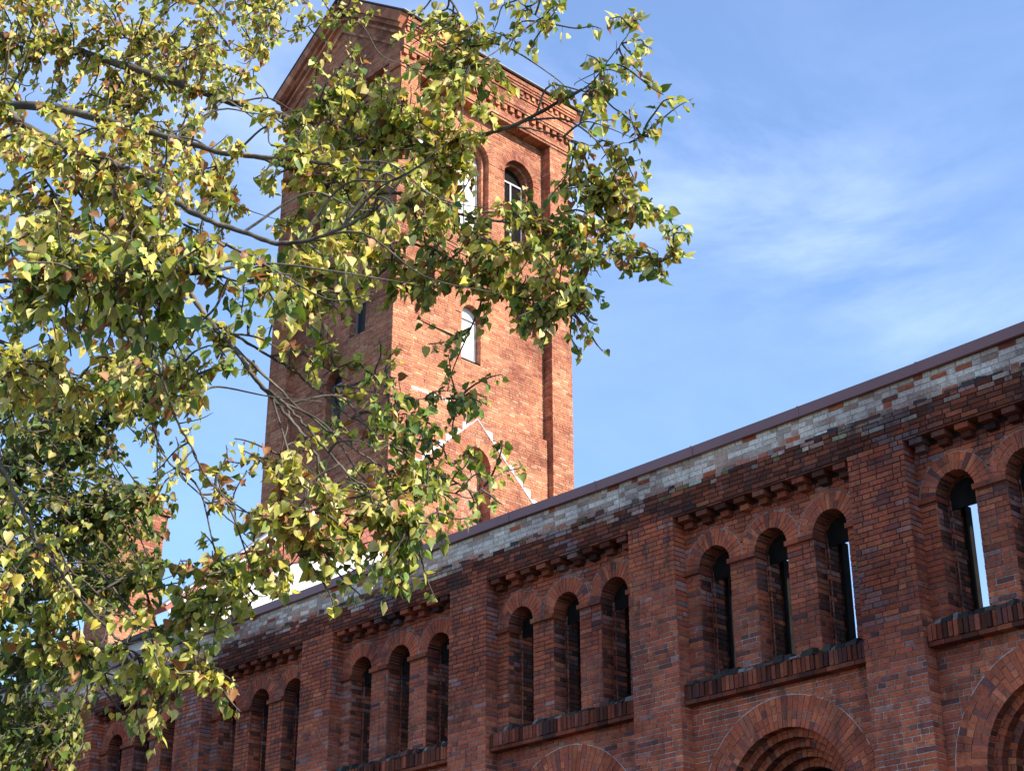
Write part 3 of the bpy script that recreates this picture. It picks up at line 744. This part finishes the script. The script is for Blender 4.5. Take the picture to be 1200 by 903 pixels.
cc.build('chimney_cap', M_TOWER, ch)

# ------------------------------------------------------------------ trees
def smooth(pts, n=6):
    P = [np.array(p, float) for p in pts]; P = [2 * P[0] - P[1]] + P + [2 * P[-1] - P[-2]]; out = []
    for i in range(1, len(P) - 2):
        for t in np.linspace(0, 1, n, endpoint=False):
            a, b, c, d = P[i - 1], P[i], P[i + 1], P[i + 2]
            out.append(.5 * ((2 * b) + (-a + c) * t + (2 * a - 5 * b + 4 * c - d) * t * t + (-a + 3 * b - 3 * c + d) * t ** 3))
    out.append(P[-2]); return out
def tube(mb, pts, rad, sides=6):
    pts = [np.array(p, float) for p in pts]; n = len(pts); b = len(mb.v); prev = None
    for i in range(n):
        t = pts[min(i + 1, n - 1)] - pts[max(i - 1, 0)]; t = t / (np.linalg.norm(t) + 1e-9)
        if prev is None: prev = np.cross(t, [0.3, .2, 1.0]); 
        u = prev - t * np.dot(prev, t); u /= (np.linalg.norm(u) + 1e-9); v = np.cross(t, u); prev = u
        r = rad(i / (n - 1)) if callable(rad) else rad
        for s in range(sides):
            a = 2 * math.pi * s / sides; mb.v.append(tuple(pts[i] + (u * math.cos(a) + v * math.sin(a)) * r * (1 + ru(-.06, .06))))
    for i in range(n - 1):
        for s in range(sides):
            s2 = (s + 1) % sides
            mb.f.append([b + i * sides + s, b + i * sides + s2, b + (i + 1) * sides + s2, b + (i + 1) * sides + s]); mb.c.append((1, 1, 1))
    mb.f.append([b + (n - 1) * sides + s for s in range(sides)]); mb.c.append((1, 1, 1))
OUT = [(.27, -.10), (.47, .10), (.50, .34), (.36, .62), (.15, .86)]
MID = [0, .12, .34, .62, .86]
def leaf(mb, cols, P, d, nrm, s, col, edge):
    d = d / np.linalg.norm(d); nrm = nrm - d * np.dot(nrm, d); nrm /= (np.linalg.norm(nrm) + 1e-9); x = np.cross(d, nrm)
    wx_ = ru(.72, 1.08); fold = ru(.1, .95); curl = ru(-.15, .45); tw = ru(-.25, .25); b = len(mb.v); asym = ru(.85, 1.1)
    def pt(a, y):
        z = fold * abs(a) - curl * (y - .3) ** 2 + tw * a * y + ru(-.015, .015)
        return tuple(P + (x * a * wx_ + d * y + nrm * z) * s)
    for y in MID: mb.v.append(pt(0, y)); cols.append(col)
    mb.v.append(pt(0, 1.08)); cols.append(edge)
    for sg in (-1, 1):
        for a, y in OUT:
            k = sg * a * (asym if sg > 0 else 2 - asym); mb.v.append(pt(k * ru(.93, 1.05), y + ru(-.03, .03))); cols.append(edge if rnd() < .6 else tuple((p + q) / 2 for p, q in zip(col, edge)))
    for si_, o0 in ((0, 6), (1, 11)):
        for i in range(5):
            if i == 0: q = [b, b + o0, b + o0 + 1, b + 1]
            elif i < 4: q = [b + i, b + o0 + i, b + o0 + i + 1, b + i + 1]
            else: q = [b + 4, b + o0 + 4, b + 5]
            mb.f.append(q if si_ else q[::-1]); mb.c.append(col)
GREEN = [(.13, .20, .04), (.16, .24, .05), (.09, .15, .04)]
YGRN = [(.42, .43, .085), (.50, .48, .13), (.36, .38, .075), (.58, .53, .22)]
YEL = [(.60, .46, .08), (.54, .42, .14), (.62, .52, .24)]
BRN = [(.36, .16, .07), (.27, .11, .055), (.42, .22, .10)]
def leafcol(mix, k=1.0):
    fam = random.choices((GREEN, YGRN, YEL, BRN), mix)[0]; c = random.choice(fam); j = ru(.8, 1.2) * k; c = tuple(v * j for v in c)
    r = rnd()
    if fam is BRN: e = tuple(v * .8 for v in c)
    elif r < .22: e = tuple(.4 * a + .6 * b for a, b in zip(c, random.choice(BRN)))
    elif r < .5: e = tuple(.6 * a + .4 * b for a, b in zip(c, random.choice(YEL)))
    else: e = tuple(v * 1.1 for v in c)
    return c, e
SUNV = np.array(sd)
def unit0(v): return v / (np.linalg.norm(v) + 1e-9)
def rvec0(): return np.array([random.gauss(0, 1) for _ in range(3)])
def unit(v): return v / (np.linalg.norm(v) + 1e-9)
def rvec(): return np.array([random.gauss(0, 1) for _ in range(3)])
def leafy_twig(wood, leaves, cols, A, B, mix, size, per, r0=.0045, droop=.12, bare=.25, k=1.0):
    """a thin twig from A to B with leaves hanging along its outer part"""
    L = np.linalg.norm(B - A); mid = (A + B) / 2 + rvec() * L * .10 + np.array([0, 0, droop * L * .5])
    P = smooth([A, A * .6 + mid * .4 + rvec() * L * .03, mid, B * .6 + mid * .4 + rvec() * L * .03, B], 3)
    tube(wood, P, lambda t: r0 * (1 - .7 * t) + .0008, 4)
    n = len(P); dirn = unit(B - A)
    for q in range(per):
        t = bare + (1 - bare) * (q + rnd()) / per; i = min(int(t * (n - 1)), n - 2); f = t * (n - 1) - i
        C = P[i] * (1 - f) + P[i + 1] * f
        side = unit(np.cross(dirn, rvec()))
        pl = ru(.02, .05) * size / .06; E = C + side * pl * .8 + np.array([0, 0, -pl * .5])
        if rnd() < .7: tube(wood, [C, (C + E) / 2 + np.array([0, 0, .004]), E], .0009, 3)
        d = unit(np.array([0, 0, -1.0]) * ru(.35, 1.1) + side * .5 + dirn * .35 + rvec() * .33)
        nn = unit(rvec() * .8 + SUNV * .55 + np.array([0, 0, .35]))
        c, e = leafcol(mix, k); leaf(leaves, cols, E, d, nn, size * ru(.5, 1.3), c, e)
def inside(p, poly):
    x, y = p; r = False; j = len(poly) - 1
    for i in range(len(poly)):
        if (poly[i][1] > y) != (poly[j][1] > y) and x < (poly[j][0] - poly[i][0]) * (y - poly[i][1]) / (poly[j][1] - poly[i][1]) + poly[i][0]: r = not r
        j = i
    return r
CLEAR = [[(538, 178), (580, 178), (580, 278), (538, 278)], [(592, 185), (642, 185), (642, 238), (598, 238)], [(585, 95), (672, 118), (672, 195), (590, 190)], [(541, 336), (585, 336), (585, 422), (541, 422)], [(543, 512), (588, 512), (588, 562), (543, 562)], [(590, 395), (675, 400), (672, 560), (600, 560)],
         [(275, 150), (318, 160), (322, 300), (285, 300)], [(330, 55), (395, 20), (330, 110)], [(255, 450), (305, 450), (300, 540), (215, 570)], [(468, 380), (540, 400), (540, 440), (468, 440)], [(195, 600), (290, 600), (280, 640), (215, 655)], [(330, 640), (420, 650), (390, 670), (340, 690)]]
def pick(poly):
    for _ in range(4):
        p = pick0(poly)
        if not any(inside(p, c) for c in CLEAR): break
    return p
def pick0(poly):
    xs = [p[0] for p in poly]; ys = [p[1] for p in poly]
    while True:
        p = (ru(min(xs), max(xs)), ru(min(ys), max(ys)))
        if inside(p, poly): return p

# near linden: trunk left of the view, long limbs reaching in over the hall
TB = at(-620, 900, 7.2); TB[2] = -1.6
lime = thing('linden_tree', TB, 'near linden tree with drooping boughs of yellowing green leaves across the tower', 'tree')
trunk_top = np.array([TB[0] + .15, TB[1] + .2, 7.5])
tm = MB(); TP = smooth([TB + np.array([0, 0, -.1]), TB + np.array([.05, .02, 1.5]), TB + np.array([-.02, .12, 3.4]), TB + np.array([.10, .1, 5.4]), trunk_top], 8)
tube(tm, TP, lambda t: .24 * (1 - .72 * t) + (.10 * math.exp(-t * 22)), 14)
tm.build('trunk', M_BARK, lime, smooth=True)
def limb_pts(spec): return [at(x, y, d) for x, y, d in spec]
LIMBS = [   # (x, y, distance) along the limb, radius at start and end in metres; first point joins the trunk or another limb
    ('T3.9', [(-40, 45, 8.2), (60, 54, 8.1), (130, 72, 8.0), (200, 95, 7.9), (262, 117, 7.8), (322, 133, 7.6), (380, 156, 7.4), (430, 169, 7.2), (475, 172, 7.0), (520, 167, 6.9), (565, 158, 6.8), (602, 147, 6.7), (642, 127, 6.6), (682, 106, 6.5)], .034, .010),
    ('T3.3', [(-40, 128, 7.4), (0, 124, 7.3), (50, 124, 7.2), (100, 135, 7.1), (150, 149, 7.0), (205, 163, 6.9), (265, 180, 6.8), (330, 186, 6.7), (385, 192, 6.6), (440, 200, 6.5)], .036, .008),
    ('T2.9', [(-40, 108, 6.5), (0, 124, 6.4), (32, 149, 6.35), (71, 170, 6.3), (103, 184, 6.25), (149, 198, 6.2), (177, 216, 6.1), (206, 237, 6.0), (241, 257, 5.9), (284, 271, 5.85), (319, 284, 5.8), (355, 283, 5.75), (390, 272, 5.7), (420, 258, 5.65), (445, 240, 5.6), (470, 212, 5.6)], .027, .006),
    ('T2.6', [(-40, 165, 7.0), (0, 174, 6.9), (43, 188, 6.8), (82, 209, 6.7), (120, 226, 6.6), (170, 262, 6.5), (215, 330, 6.4), (245, 376, 6.3), (270, 403, 6.25), (301, 445, 6.2), (319, 467, 6.15), (340, 491, 6.1), (365, 523, 6.0), (378, 552, 6.0), (387, 584, 6.0)], .024, .007),
    ('L3.8', [(270, 403, 6.25), (303, 447, 6.15), (330, 470, 6.05), (355, 495, 6.0), (385, 530, 5.95), (408, 556, 5.9), (440, 585, 5.9), (480, 610, 5.85)], .011, .004),
    ('L3.8', [(262, 395, 6.28), (310, 440, 6.3), (350, 477, 6.3), (390, 508, 6.25), (425, 532, 6.2), (470, 560, 6.2), (520, 575, 6.15), (560, 585, 6.1)], .010, .003),
    ('L3.7', [(245, 376, 6.3), (290, 402, 6.5), (340, 432, 6.6), (365, 452, 6.6), (400, 480, 6.55), (440, 505, 6.5), (490, 530, 6.5), (530, 545, 6.5)], .011, .003),
    ('L6.2', [(365, 452, 6.6), (400, 452, 6.6), (440, 460, 6.6), (490, 468, 6.55), (540, 466, 6.5)], .006, .002),
    ('L3.4', [(82, 209, 6.7), (110, 260, 6.7), (118, 330, 6.7), (124, 412, 6.7), (149, 449, 6.65), (174, 488, 6.6), (191, 530, 6.5), (220, 566, 6.4), (266, 606, 6.3), (300, 640, 6.3), (315, 665, 6.3)], .010, .003),
    ('L2.6', [(103, 184, 6.25), (142, 240, 6.1), (150, 307, 6.0), (162, 364, 5.9), (181, 417, 5.9), (206, 488, 5.85), (227, 530, 5.8), (248, 566, 5.8), (290, 600, 5.8), (330, 613, 5.8), (385, 604, 5.75)], .010, .003),
    ('L2.7', [(149, 198, 6.2), (176, 290, 6.1), (191, 364, 6.0), (209, 406, 6.0), (230, 456, 6.0), (243, 482, 6.0)], .008, .003),
    ('L1.7', [(300, 183, 6.75), (360, 205, 6.9), (420, 228, 7.0), (462, 226, 7.0), (502, 237, 6.9), (539, 251, 6.8), (586, 260, 6.7), (623, 268, 6.6), (648, 279, 6.5), (674, 288, 6.4), (720, 298, 6.3), (765, 303, 6.2), (790, 300, 6.2)], .013, .004),
    ('L2.9', [(319, 284, 5.8), (380, 285, 6.2), (440, 283, 6.5), (484, 287, 6.6), (508, 293, 6.6), (530, 308, 6.6), (555, 324, 6.5), (582, 340, 6.5), (625, 352, 6.4), (670, 358, 6.3)], .010, .003),
    ('L0.12', [(642, 127, 6.6), (690, 100, 6.5), (712, 72, 6.5), (735, 42, 6.45), (744, 24, 6.4)], .006, .002),
    ('L0.10', [(602, 147, 6.7), (640, 155, 6.7), (672, 165, 6.6), (710, 172, 6.6), (752, 163, 6.5)], .007, .002),
    ('L0.6', [(380, 156, 7.4), (410, 190, 7.3), (436, 228, 7.2), (470, 250, 7.1), (540, 290, 7.0)], .009, .004),
    ('L11.9', [(648, 279, 6.5), (690, 262, 6.6), (735, 255, 6.6), (764, 232, 6.6)], .005, .002),
    ('L1.5', [(205, 163, 6.9), (260, 120, 7.4), (300, 60, 7.9), (318, 20, 8.2), (330, -30, 8.4)], .009, .004),
    ('L0.3', [(200, 95, 7.9), (240, 40, 8.3), (262, 5, 8.6), (270, -30, 8.8)], .012, .006),
    ('L0.2', [(130, 72, 8.0), (200, 55, 8.5), (260, 60, 8.9), (330, 40, 9.2), (390, 20, 9.3)], .010, .003),
    ('T4.6', [(300, -90, 8.0), (420, -70, 7.6), (500, -30, 7.4), (535, 12, 7.2), (548, 45, 7.1), (556, 78, 7.0)], .012, .004),
    ('L20.1', [(420, -70, 7.6), (520, -50, 7.3), (585, -15, 7.1), (620, 12, 7.0), (640, 28, 7.0)], .007, .002),
    ('T1.6', [(-60, 470, 6.2), (0, 548, 6.1), (28, 600, 6.0), (45, 635, 6.0), (70, 670, 5.95), (105, 715, 5.9), (140, 750, 5.85), (157, 764, 5.8), (203, 782, 5.75), (240, 790, 5.7)], .015, .004),
    ('L22.4', [(45, 635, 6.0), (80, 665, 6.1), (120, 700, 6.2), (150, 728, 6.2), (200, 735, 6.2), (250, 705, 6.2), (300, 700, 6.2)], .007, .003),
    ('T2.2', [(-60, 330, 5.2), (0, 330, 5.1), (60, 320, 5.0), (120, 322, 4.9), (180, 318, 4.8), (235, 322, 4.8), (285, 330, 4.8)], .014, .004),
    ('T2.0', [(-60, 405, 6.8), (0, 400, 6.8), (60, 430, 6.9), (120, 470, 7.0), (170, 520, 7.0)], .012, .004),
]
LP = []
for ty, spec, ra, rb in LIMBS:
    pts = limb_pts(spec)
    if ty[0] == 'T':
        z = pts[0][2] - .55 - float(ty[1:]) * 0
        z = min(7.2, max(1.6, z)); tpt = TP[int(np.argmin([abs(q[2] - z) for q in TP]))]
        pts = [tpt] + [tpt * .5 + pts[0] * .5 + np.array([0, 0, .1])] + pts
    P = smooth(pts, 6)
    P = [q + rvec() * .002 for q in P]
    lm = MB(); n_ = len(P)
    if ty[0] == 'T':
        k0 = 12 / n_
        rad = lambda t, ra=ra, rb=rb, k0=k0: (ra * 1.7 + (ra - ra * 1.7) * t / k0) if t < k0 else ra + (rb - ra) * (t - k0) / (1 - k0)
    else: rad = lambda t, ra=ra, rb=rb: ra + (rb - ra) * t
    tube(lm, P, lambda t: .62 * rad(t) * ru(.92, 1.1), 8)
    LP.append(np.array(P)); 
    lm.build('limb', M_BARK, lime, smooth=True)
ALLP = np.concatenate([p[2:] for p in LP])
def nearest(B, spread=.0):
    d = np.linalg.norm(ALLP - B, axis=1); i = int(np.argmin(d)); 
    if spread: i = int(np.argsort(d)[random.randrange(0, 6)])
    return ALLP[i], d[i]
def px_of(P):
    q = np.array(P) - CAMP; dd = q @ CF; return 600 + FPX * (q @ CR) / dd, 451.5 - FPX * (q @ CU) / dd, dd
# bough regions (outline in the view, depth range, number of twigs, leaves per twig, leaf size, colour mix green/yellow-green/yellow/brown)
MIX = (1.5, 6.6, 2.6, 1.7)
REG = [
    ([(-30, -30), (200, -30), (320, -20), (330, 40), (300, 90), (250, 140), (110, 150), (-30, 120)], (7.6, 9.8), 185, 12, .053, MIX),
    ([(-30, 110), (180, 130), (330, 190), (340, 250), (200, 260), (-30, 300)], (6.0, 8.5), 120, 11, .055, MIX),
    ([(-30, 240), (170, 250), (320, 300), (330, 345), (240, 370), (120, 420), (-30, 420)], (4.7, 6.6), 95, 9, .062, (3.6, 5.6, 1.2, .9)),
    ([(150, 285), (310, 300), (330, 345), (200, 370), (140, 350)], (4.6, 5.0), 14, 8, .062, (8, 2.5, .5, .6)),
    ([(-30, 380), (120, 400), (200, 440), (100, 500), (-30, 480)], (5.6, 7.5), 42, 9, .060, MIX),
    ([(310, 120), (420, 110), (540, 130), (570, 180), (550, 230), (470, 250), (330, 270)], (6.3, 7.6), 95, 10, .060, (2.2, 7, 1.2, .9)),
    ([(370, 60), (470, 50), (560, 70), (590, 110), (540, 150), (380, 140)], (6.8, 7.6), 40, 10, .060, (2, 7, 1.2, 1.0)),
    ([(420, 5), (530, 0), (560, 60), (470, 60)], (6.9, 7.6), 12, 8, .056, (2, 7, 1, .6)),
    ([(320, 250), (430, 260), (560, 270), (620, 310), (540, 350), (420, 370), (330, 380)], (5.8, 6.9), 75, 10, .060, (3, 6, 1.2, 1)),
    ([(560, 200), (650, 190), (720, 215), (700, 290), (600, 290)], (6.3, 6.8), 30, 9, .058, (2.6, 6, 1.2, 1)),
    ([(680, 230), (768, 225), (806, 292), (800, 322), (738, 346), (680, 330), (650, 270)], (6.1, 6.7), 33, 9, .056, (4.5, 4, .6, 1.2)),
    ([(540, 310), (690, 310), (680, 370), (640, 390), (560, 360)], (6.2, 6.6), 32, 8, .056, (3.6, 4.5, .8, 1)),
    ([(640, 95), (700, 55), (745, 18), (768, 60), (765, 125), (700, 125), (660, 130)], (6.35, 6.7), 13, 8, .058, (2.6, 5, .7, 1.4)),
    ([(690, 152), (775, 152), (780, 180), (715, 205), (680, 190)], (6.4, 6.7), 7, 8, .056, (2.6, 5, .9, 1)),
    ([(585, -10), (668, -10), (645, 32), (595, 38)], (6.9, 7.1), 10, 8, .056, (3, 6, .7, .8)),
    ([(675, 372), (715, 378), (712, 395), (685, 392)], (6.3, 6.4), 1, 4, .056, (1, 4, .5, 2)),
    ([(330, 380), (480, 370), (520, 470), (380, 480)], (6.1, 6.8), 13, 7, .056, (3.4, 5, 1, 1)),
    ([(500, 360), (590, 390), (570, 410), (500, 380)], (6.4, 6.6), 3, 7, .054, (4, 4, 1, .6)),
    ([(455, 440), (590, 450), (600, 570), (520, 610), (440, 560)], (6.1, 6.6), 46, 8, .055, (7, 3, .4, .4)),
    ([(290, 560), (440, 560), (470, 620), (400, 680), (310, 650)], (5.7, 6.3), 44, 9, .060, (1.6, 6.5, 2.0, 2.2)),
    ([(400, 600), (520, 600), (525, 650), (430, 690), (390, 660)], (5.7, 6.2), 22, 9, .055, (6, 3, .5, .5)),
    ([(310, 500), (370, 540), (330, 590), (290, 560)], (5.9, 6.2), 8, 8, .058, (1.6, 6, 2, 2)),
    ([(150, 400), (290, 420), (260, 480), (200, 500), (140, 450)], (5.8, 6.6), 20, 8, .058, (3, 6, 1, .8)),
    ([(180, 520), (290, 560), (280, 620), (210, 600)], (5.8, 6.4), 7, 5, .056, (2, 4, 1, 2)),
    ([(210, 645), (320, 655), (325, 700), (240, 735), (190, 690)], (5.9, 6.3), 34, 9, .056, (5, 5, .6, .8)),
    ([(150, 735), (270, 735), (282, 790), (230, 820), (150, 790)], (5.6, 6.0), 15, 9, .060, (2.4, 7, 1.2, 1)),
    ([(-30, 560), (60, 600), (150, 720), (120, 790), (40, 760), (-30, 700)], (5.7, 6.5), 40, 8, .056, (2.6, 6, 1.2, 1)),
    ([(60, 790), (170, 800), (190, 850), (60, 870)], (5.8, 6.4), 10, 8, .054, (4, 5, .7, .6)),
    ([(-20, 640), (40, 650), (45, 740), (-20, 740)], (5.0, 5.6), 6, 7, .058, (1, 4, 4, 1)),
    ([(300, -20), (400, -10), (380, 80), (300, 100)], (8.2, 9.4), 16, 9, .055, (2, 7, 1, .5)),
]
twigs = MB(); crown = MB(); ccol = []
# thinner side branches, running outwards and hanging at the tips, only where the boughs are in leaf
SB = []; OUTW = CR * .8 - np.array([0, 0, .25])
for p in LP:
    L_ = len(p)
    for q in range(max(3, L_ // 7)):
        i = random.randrange(max(4, L_ // 5), L_ - 2); A = p[i]; t_ = unit(p[i + 1] - p[i - 1])
        d = unit(t_ * .6 + OUTW * .3 + rvec() * .5); ln = ru(.25, .75)
        B = A + d * ln + np.array([0, 0, -.15 * ln]); bx, by, _ = px_of(B)
        if not any(inside((bx, by), r[0]) for r in REG) or any(inside((bx, by), c) for c in CLEAR): continue
        m1 = A + d * ln * .35 + rvec() * .03 + np.array([0, 0, .04]); m2 = A * .35 + B * .65 + rvec() * .03
        P = smooth([A, m1, m2, B], 5); tube(twigs, P, lambda t: .0055 - .0042 * t, 5); SB.append(np.array(P))
ALLP = np.concatenate([ALLP] + SB)
for poly, (d0, d1), nt_, per, size, mix in REG:
    ntw = int(nt_ * 1.45 + .5); cen = [pick(poly) for _ in range(max(1, int(ntw / 3)))]
    for i in range(ntw):
        x, y = random.choice(cen); x += random.gauss(0, 24); y += random.gauss(0, 17)
        if any(inside((x, y), c) for c in CLEAR): x, y = random.choice(cen)
        best = None
        for _ in range(7):
            B = at(x, y, ru(d0, d1)); A, dist = nearest(B)
            if best is None or dist < best[2]: best = (A, B, dist)
        A, B, dist = best
        if dist > 1.5: continue
        if dist > .9: 
            # start the twig on a side shoot rather than far off
            A = B + unit(A - B) * .9 + rvec() * .05
            C, _ = nearest(A); tube(twigs, smooth([C, (C + A) / 2 + rvec() * .05, A], 3), lambda t: .005 - .002 * t, 5)
        if dist < .18: A = A + unit(A - B) * 0 ; B = B + unit(rvec()) * .12
        n_ = max(3, int(per * ru(.6, 1.3) * 1.55))
        leafy_twig(twigs, crown, ccol, A, B, mix, size * .64, n_, r0=.004 + .002 * min(1, dist), bare=.3 if dist > .35 else .15)
# fine bare shoots
for p in LP:
    for q in range(int(len(p) * .16)):
        i = random.randrange(len(p) // 4, len(p)); A = p[i]; B = A + unit(rvec() + np.array([0, 0, .25])) * ru(.06, .16)
        bx, by, _ = px_of(B)
        if not any(inside((bx, by), r[0]) for r in REG): continue
        m = (A + B) / 2 + rvec() * .02; tube(twigs, smooth([A, m, B], 3), lambda t: .003 - .002 * t, 4)
twigs.build('twigs', M_BARK, lime, smooth=True)
crown.build('crown', M_LEAF, lime, smooth=True, pointcol=ccol)
print('leaves near', len(ccol) // 16)

# second tree, darker and denser, farther off at lower left
T2 = at(-170, 900, 12.5); T2[2] = -1.6
tree2 = thing('broadleaf_tree', T2, 'dense dark green tree standing behind the linden before the left end of the hall', 'tree')
tm = MB(); top2 = at(20, 560, 12.4)
TP2 = smooth([T2 + np.array([0, 0, -.1]), T2 + np.array([.1, .1, 1.3]), T2 * .6 + top2 * .4 + np.array([-.1, 0, .3]), T2 * .3 + top2 * .7, top2], 8)
tube(tm, TP2, lambda t: .17 * (1 - .85 * t) + .06 * math.exp(-t * 20), 12)
tm.build('trunk', M_BARK, tree2, smooth=True)
ALLP = np.array(TP2[8:])
lim2 = [[(-20, 700, 12.4), (60, 640, 12.2), (120, 600, 12.0), (180, 580, 11.8)], [(0, 640, 12.4), (60, 560, 12.5), (130, 490, 12.4), (210, 430, 12.2)], [(-60, 790, 12.5), (20, 780, 12.1), (80, 760, 11.8), (120, 770, 11.6)],
        [(-60, 830, 12.5), (0, 850, 12.2), (50, 850, 12.0), (90, 850, 11.9)], [(-10, 620, 12.4), (-30, 540, 12.6), (-20, 470, 12.7)], [(10, 600, 12.4), (40, 520, 12.8), (70, 460, 13.0)], [(-30, 720, 12.4), (50, 700, 12.0), (120, 690, 11.7), (180, 670, 11.5)]]
LP2 = []
for sp in lim2:
    P = smooth(limb_pts(sp), 6); A, _ = nearest(P[0]); P = smooth([A, (A + P[0]) / 2, P[0]], 4)[:-1] + P
    lm = MB(); tube(lm, P, lambda t: .035 - .027 * t, 7); LP2.append(np.array(P)); lm.build('limb', M_BARK, tree2, smooth=True)
ALLP = np.concatenate(LP2 + [np.array(TP2[16:])])
MIX2 = (8, 2.6, .4, .2)
REG2 = [
    ([(-60, 440), (60, 430), (110, 470), (150, 530), (90, 590), (-60, 600)], (11.4, 13.4), 120, 13, .070, MIX2),
    ([(90, 440), (235, 410), (235, 470), (190, 510), (110, 500)], (11.6, 12.8), 40, 11, .066, MIX2),
    ([(-60, 590), (90, 580), (190, 560), (215, 600), (200, 650), (120, 670), (-60, 720)], (11.2, 12.8), 120, 12, .068, MIX2),
    ([(60, 650), (190, 640), (200, 690), (120, 720), (60, 720)], (11.2, 12.2), 36, 11, .066, MIX2),
    ([(-60, 700), (70, 700), (100, 760), (90, 800), (110, 850), (80, 920), (-60, 920)], (11.2, 13.0), 150, 13, .070, (8, 2.6, .3, .2)),
]
tw2 = MB(); cr2 = MB(); cc2 = []
for poly, (d0, d1), nt_, per, size, mix in REG2:
    for i in range(int(nt_ * 1.9)):
        x, y = pick(poly); B = at(x, y, ru(d0, d1)); A, dist = nearest(B)
        if dist > .9:
            A = B + unit(A - B) * .8 + rvec() * .06; C, _ = nearest(A); tube(tw2, smooth([C, (C + A) / 2 + rvec() * .06, A], 3), lambda t: .010 - .005 * t, 5)
        leafy_twig(tw2, cr2, cc2, A, B, mix, size * .8, max(4, int(per * ru(.8, 1.5))), r0=.006, bare=.1, k=.62)
tw2.build('twigs', M_BARK, tree2, smooth=True)
cr2.build('crown', M_LEAF, tree2, smooth=True, pointcol=cc2)
print('leaves far', len(cc2) // 16)
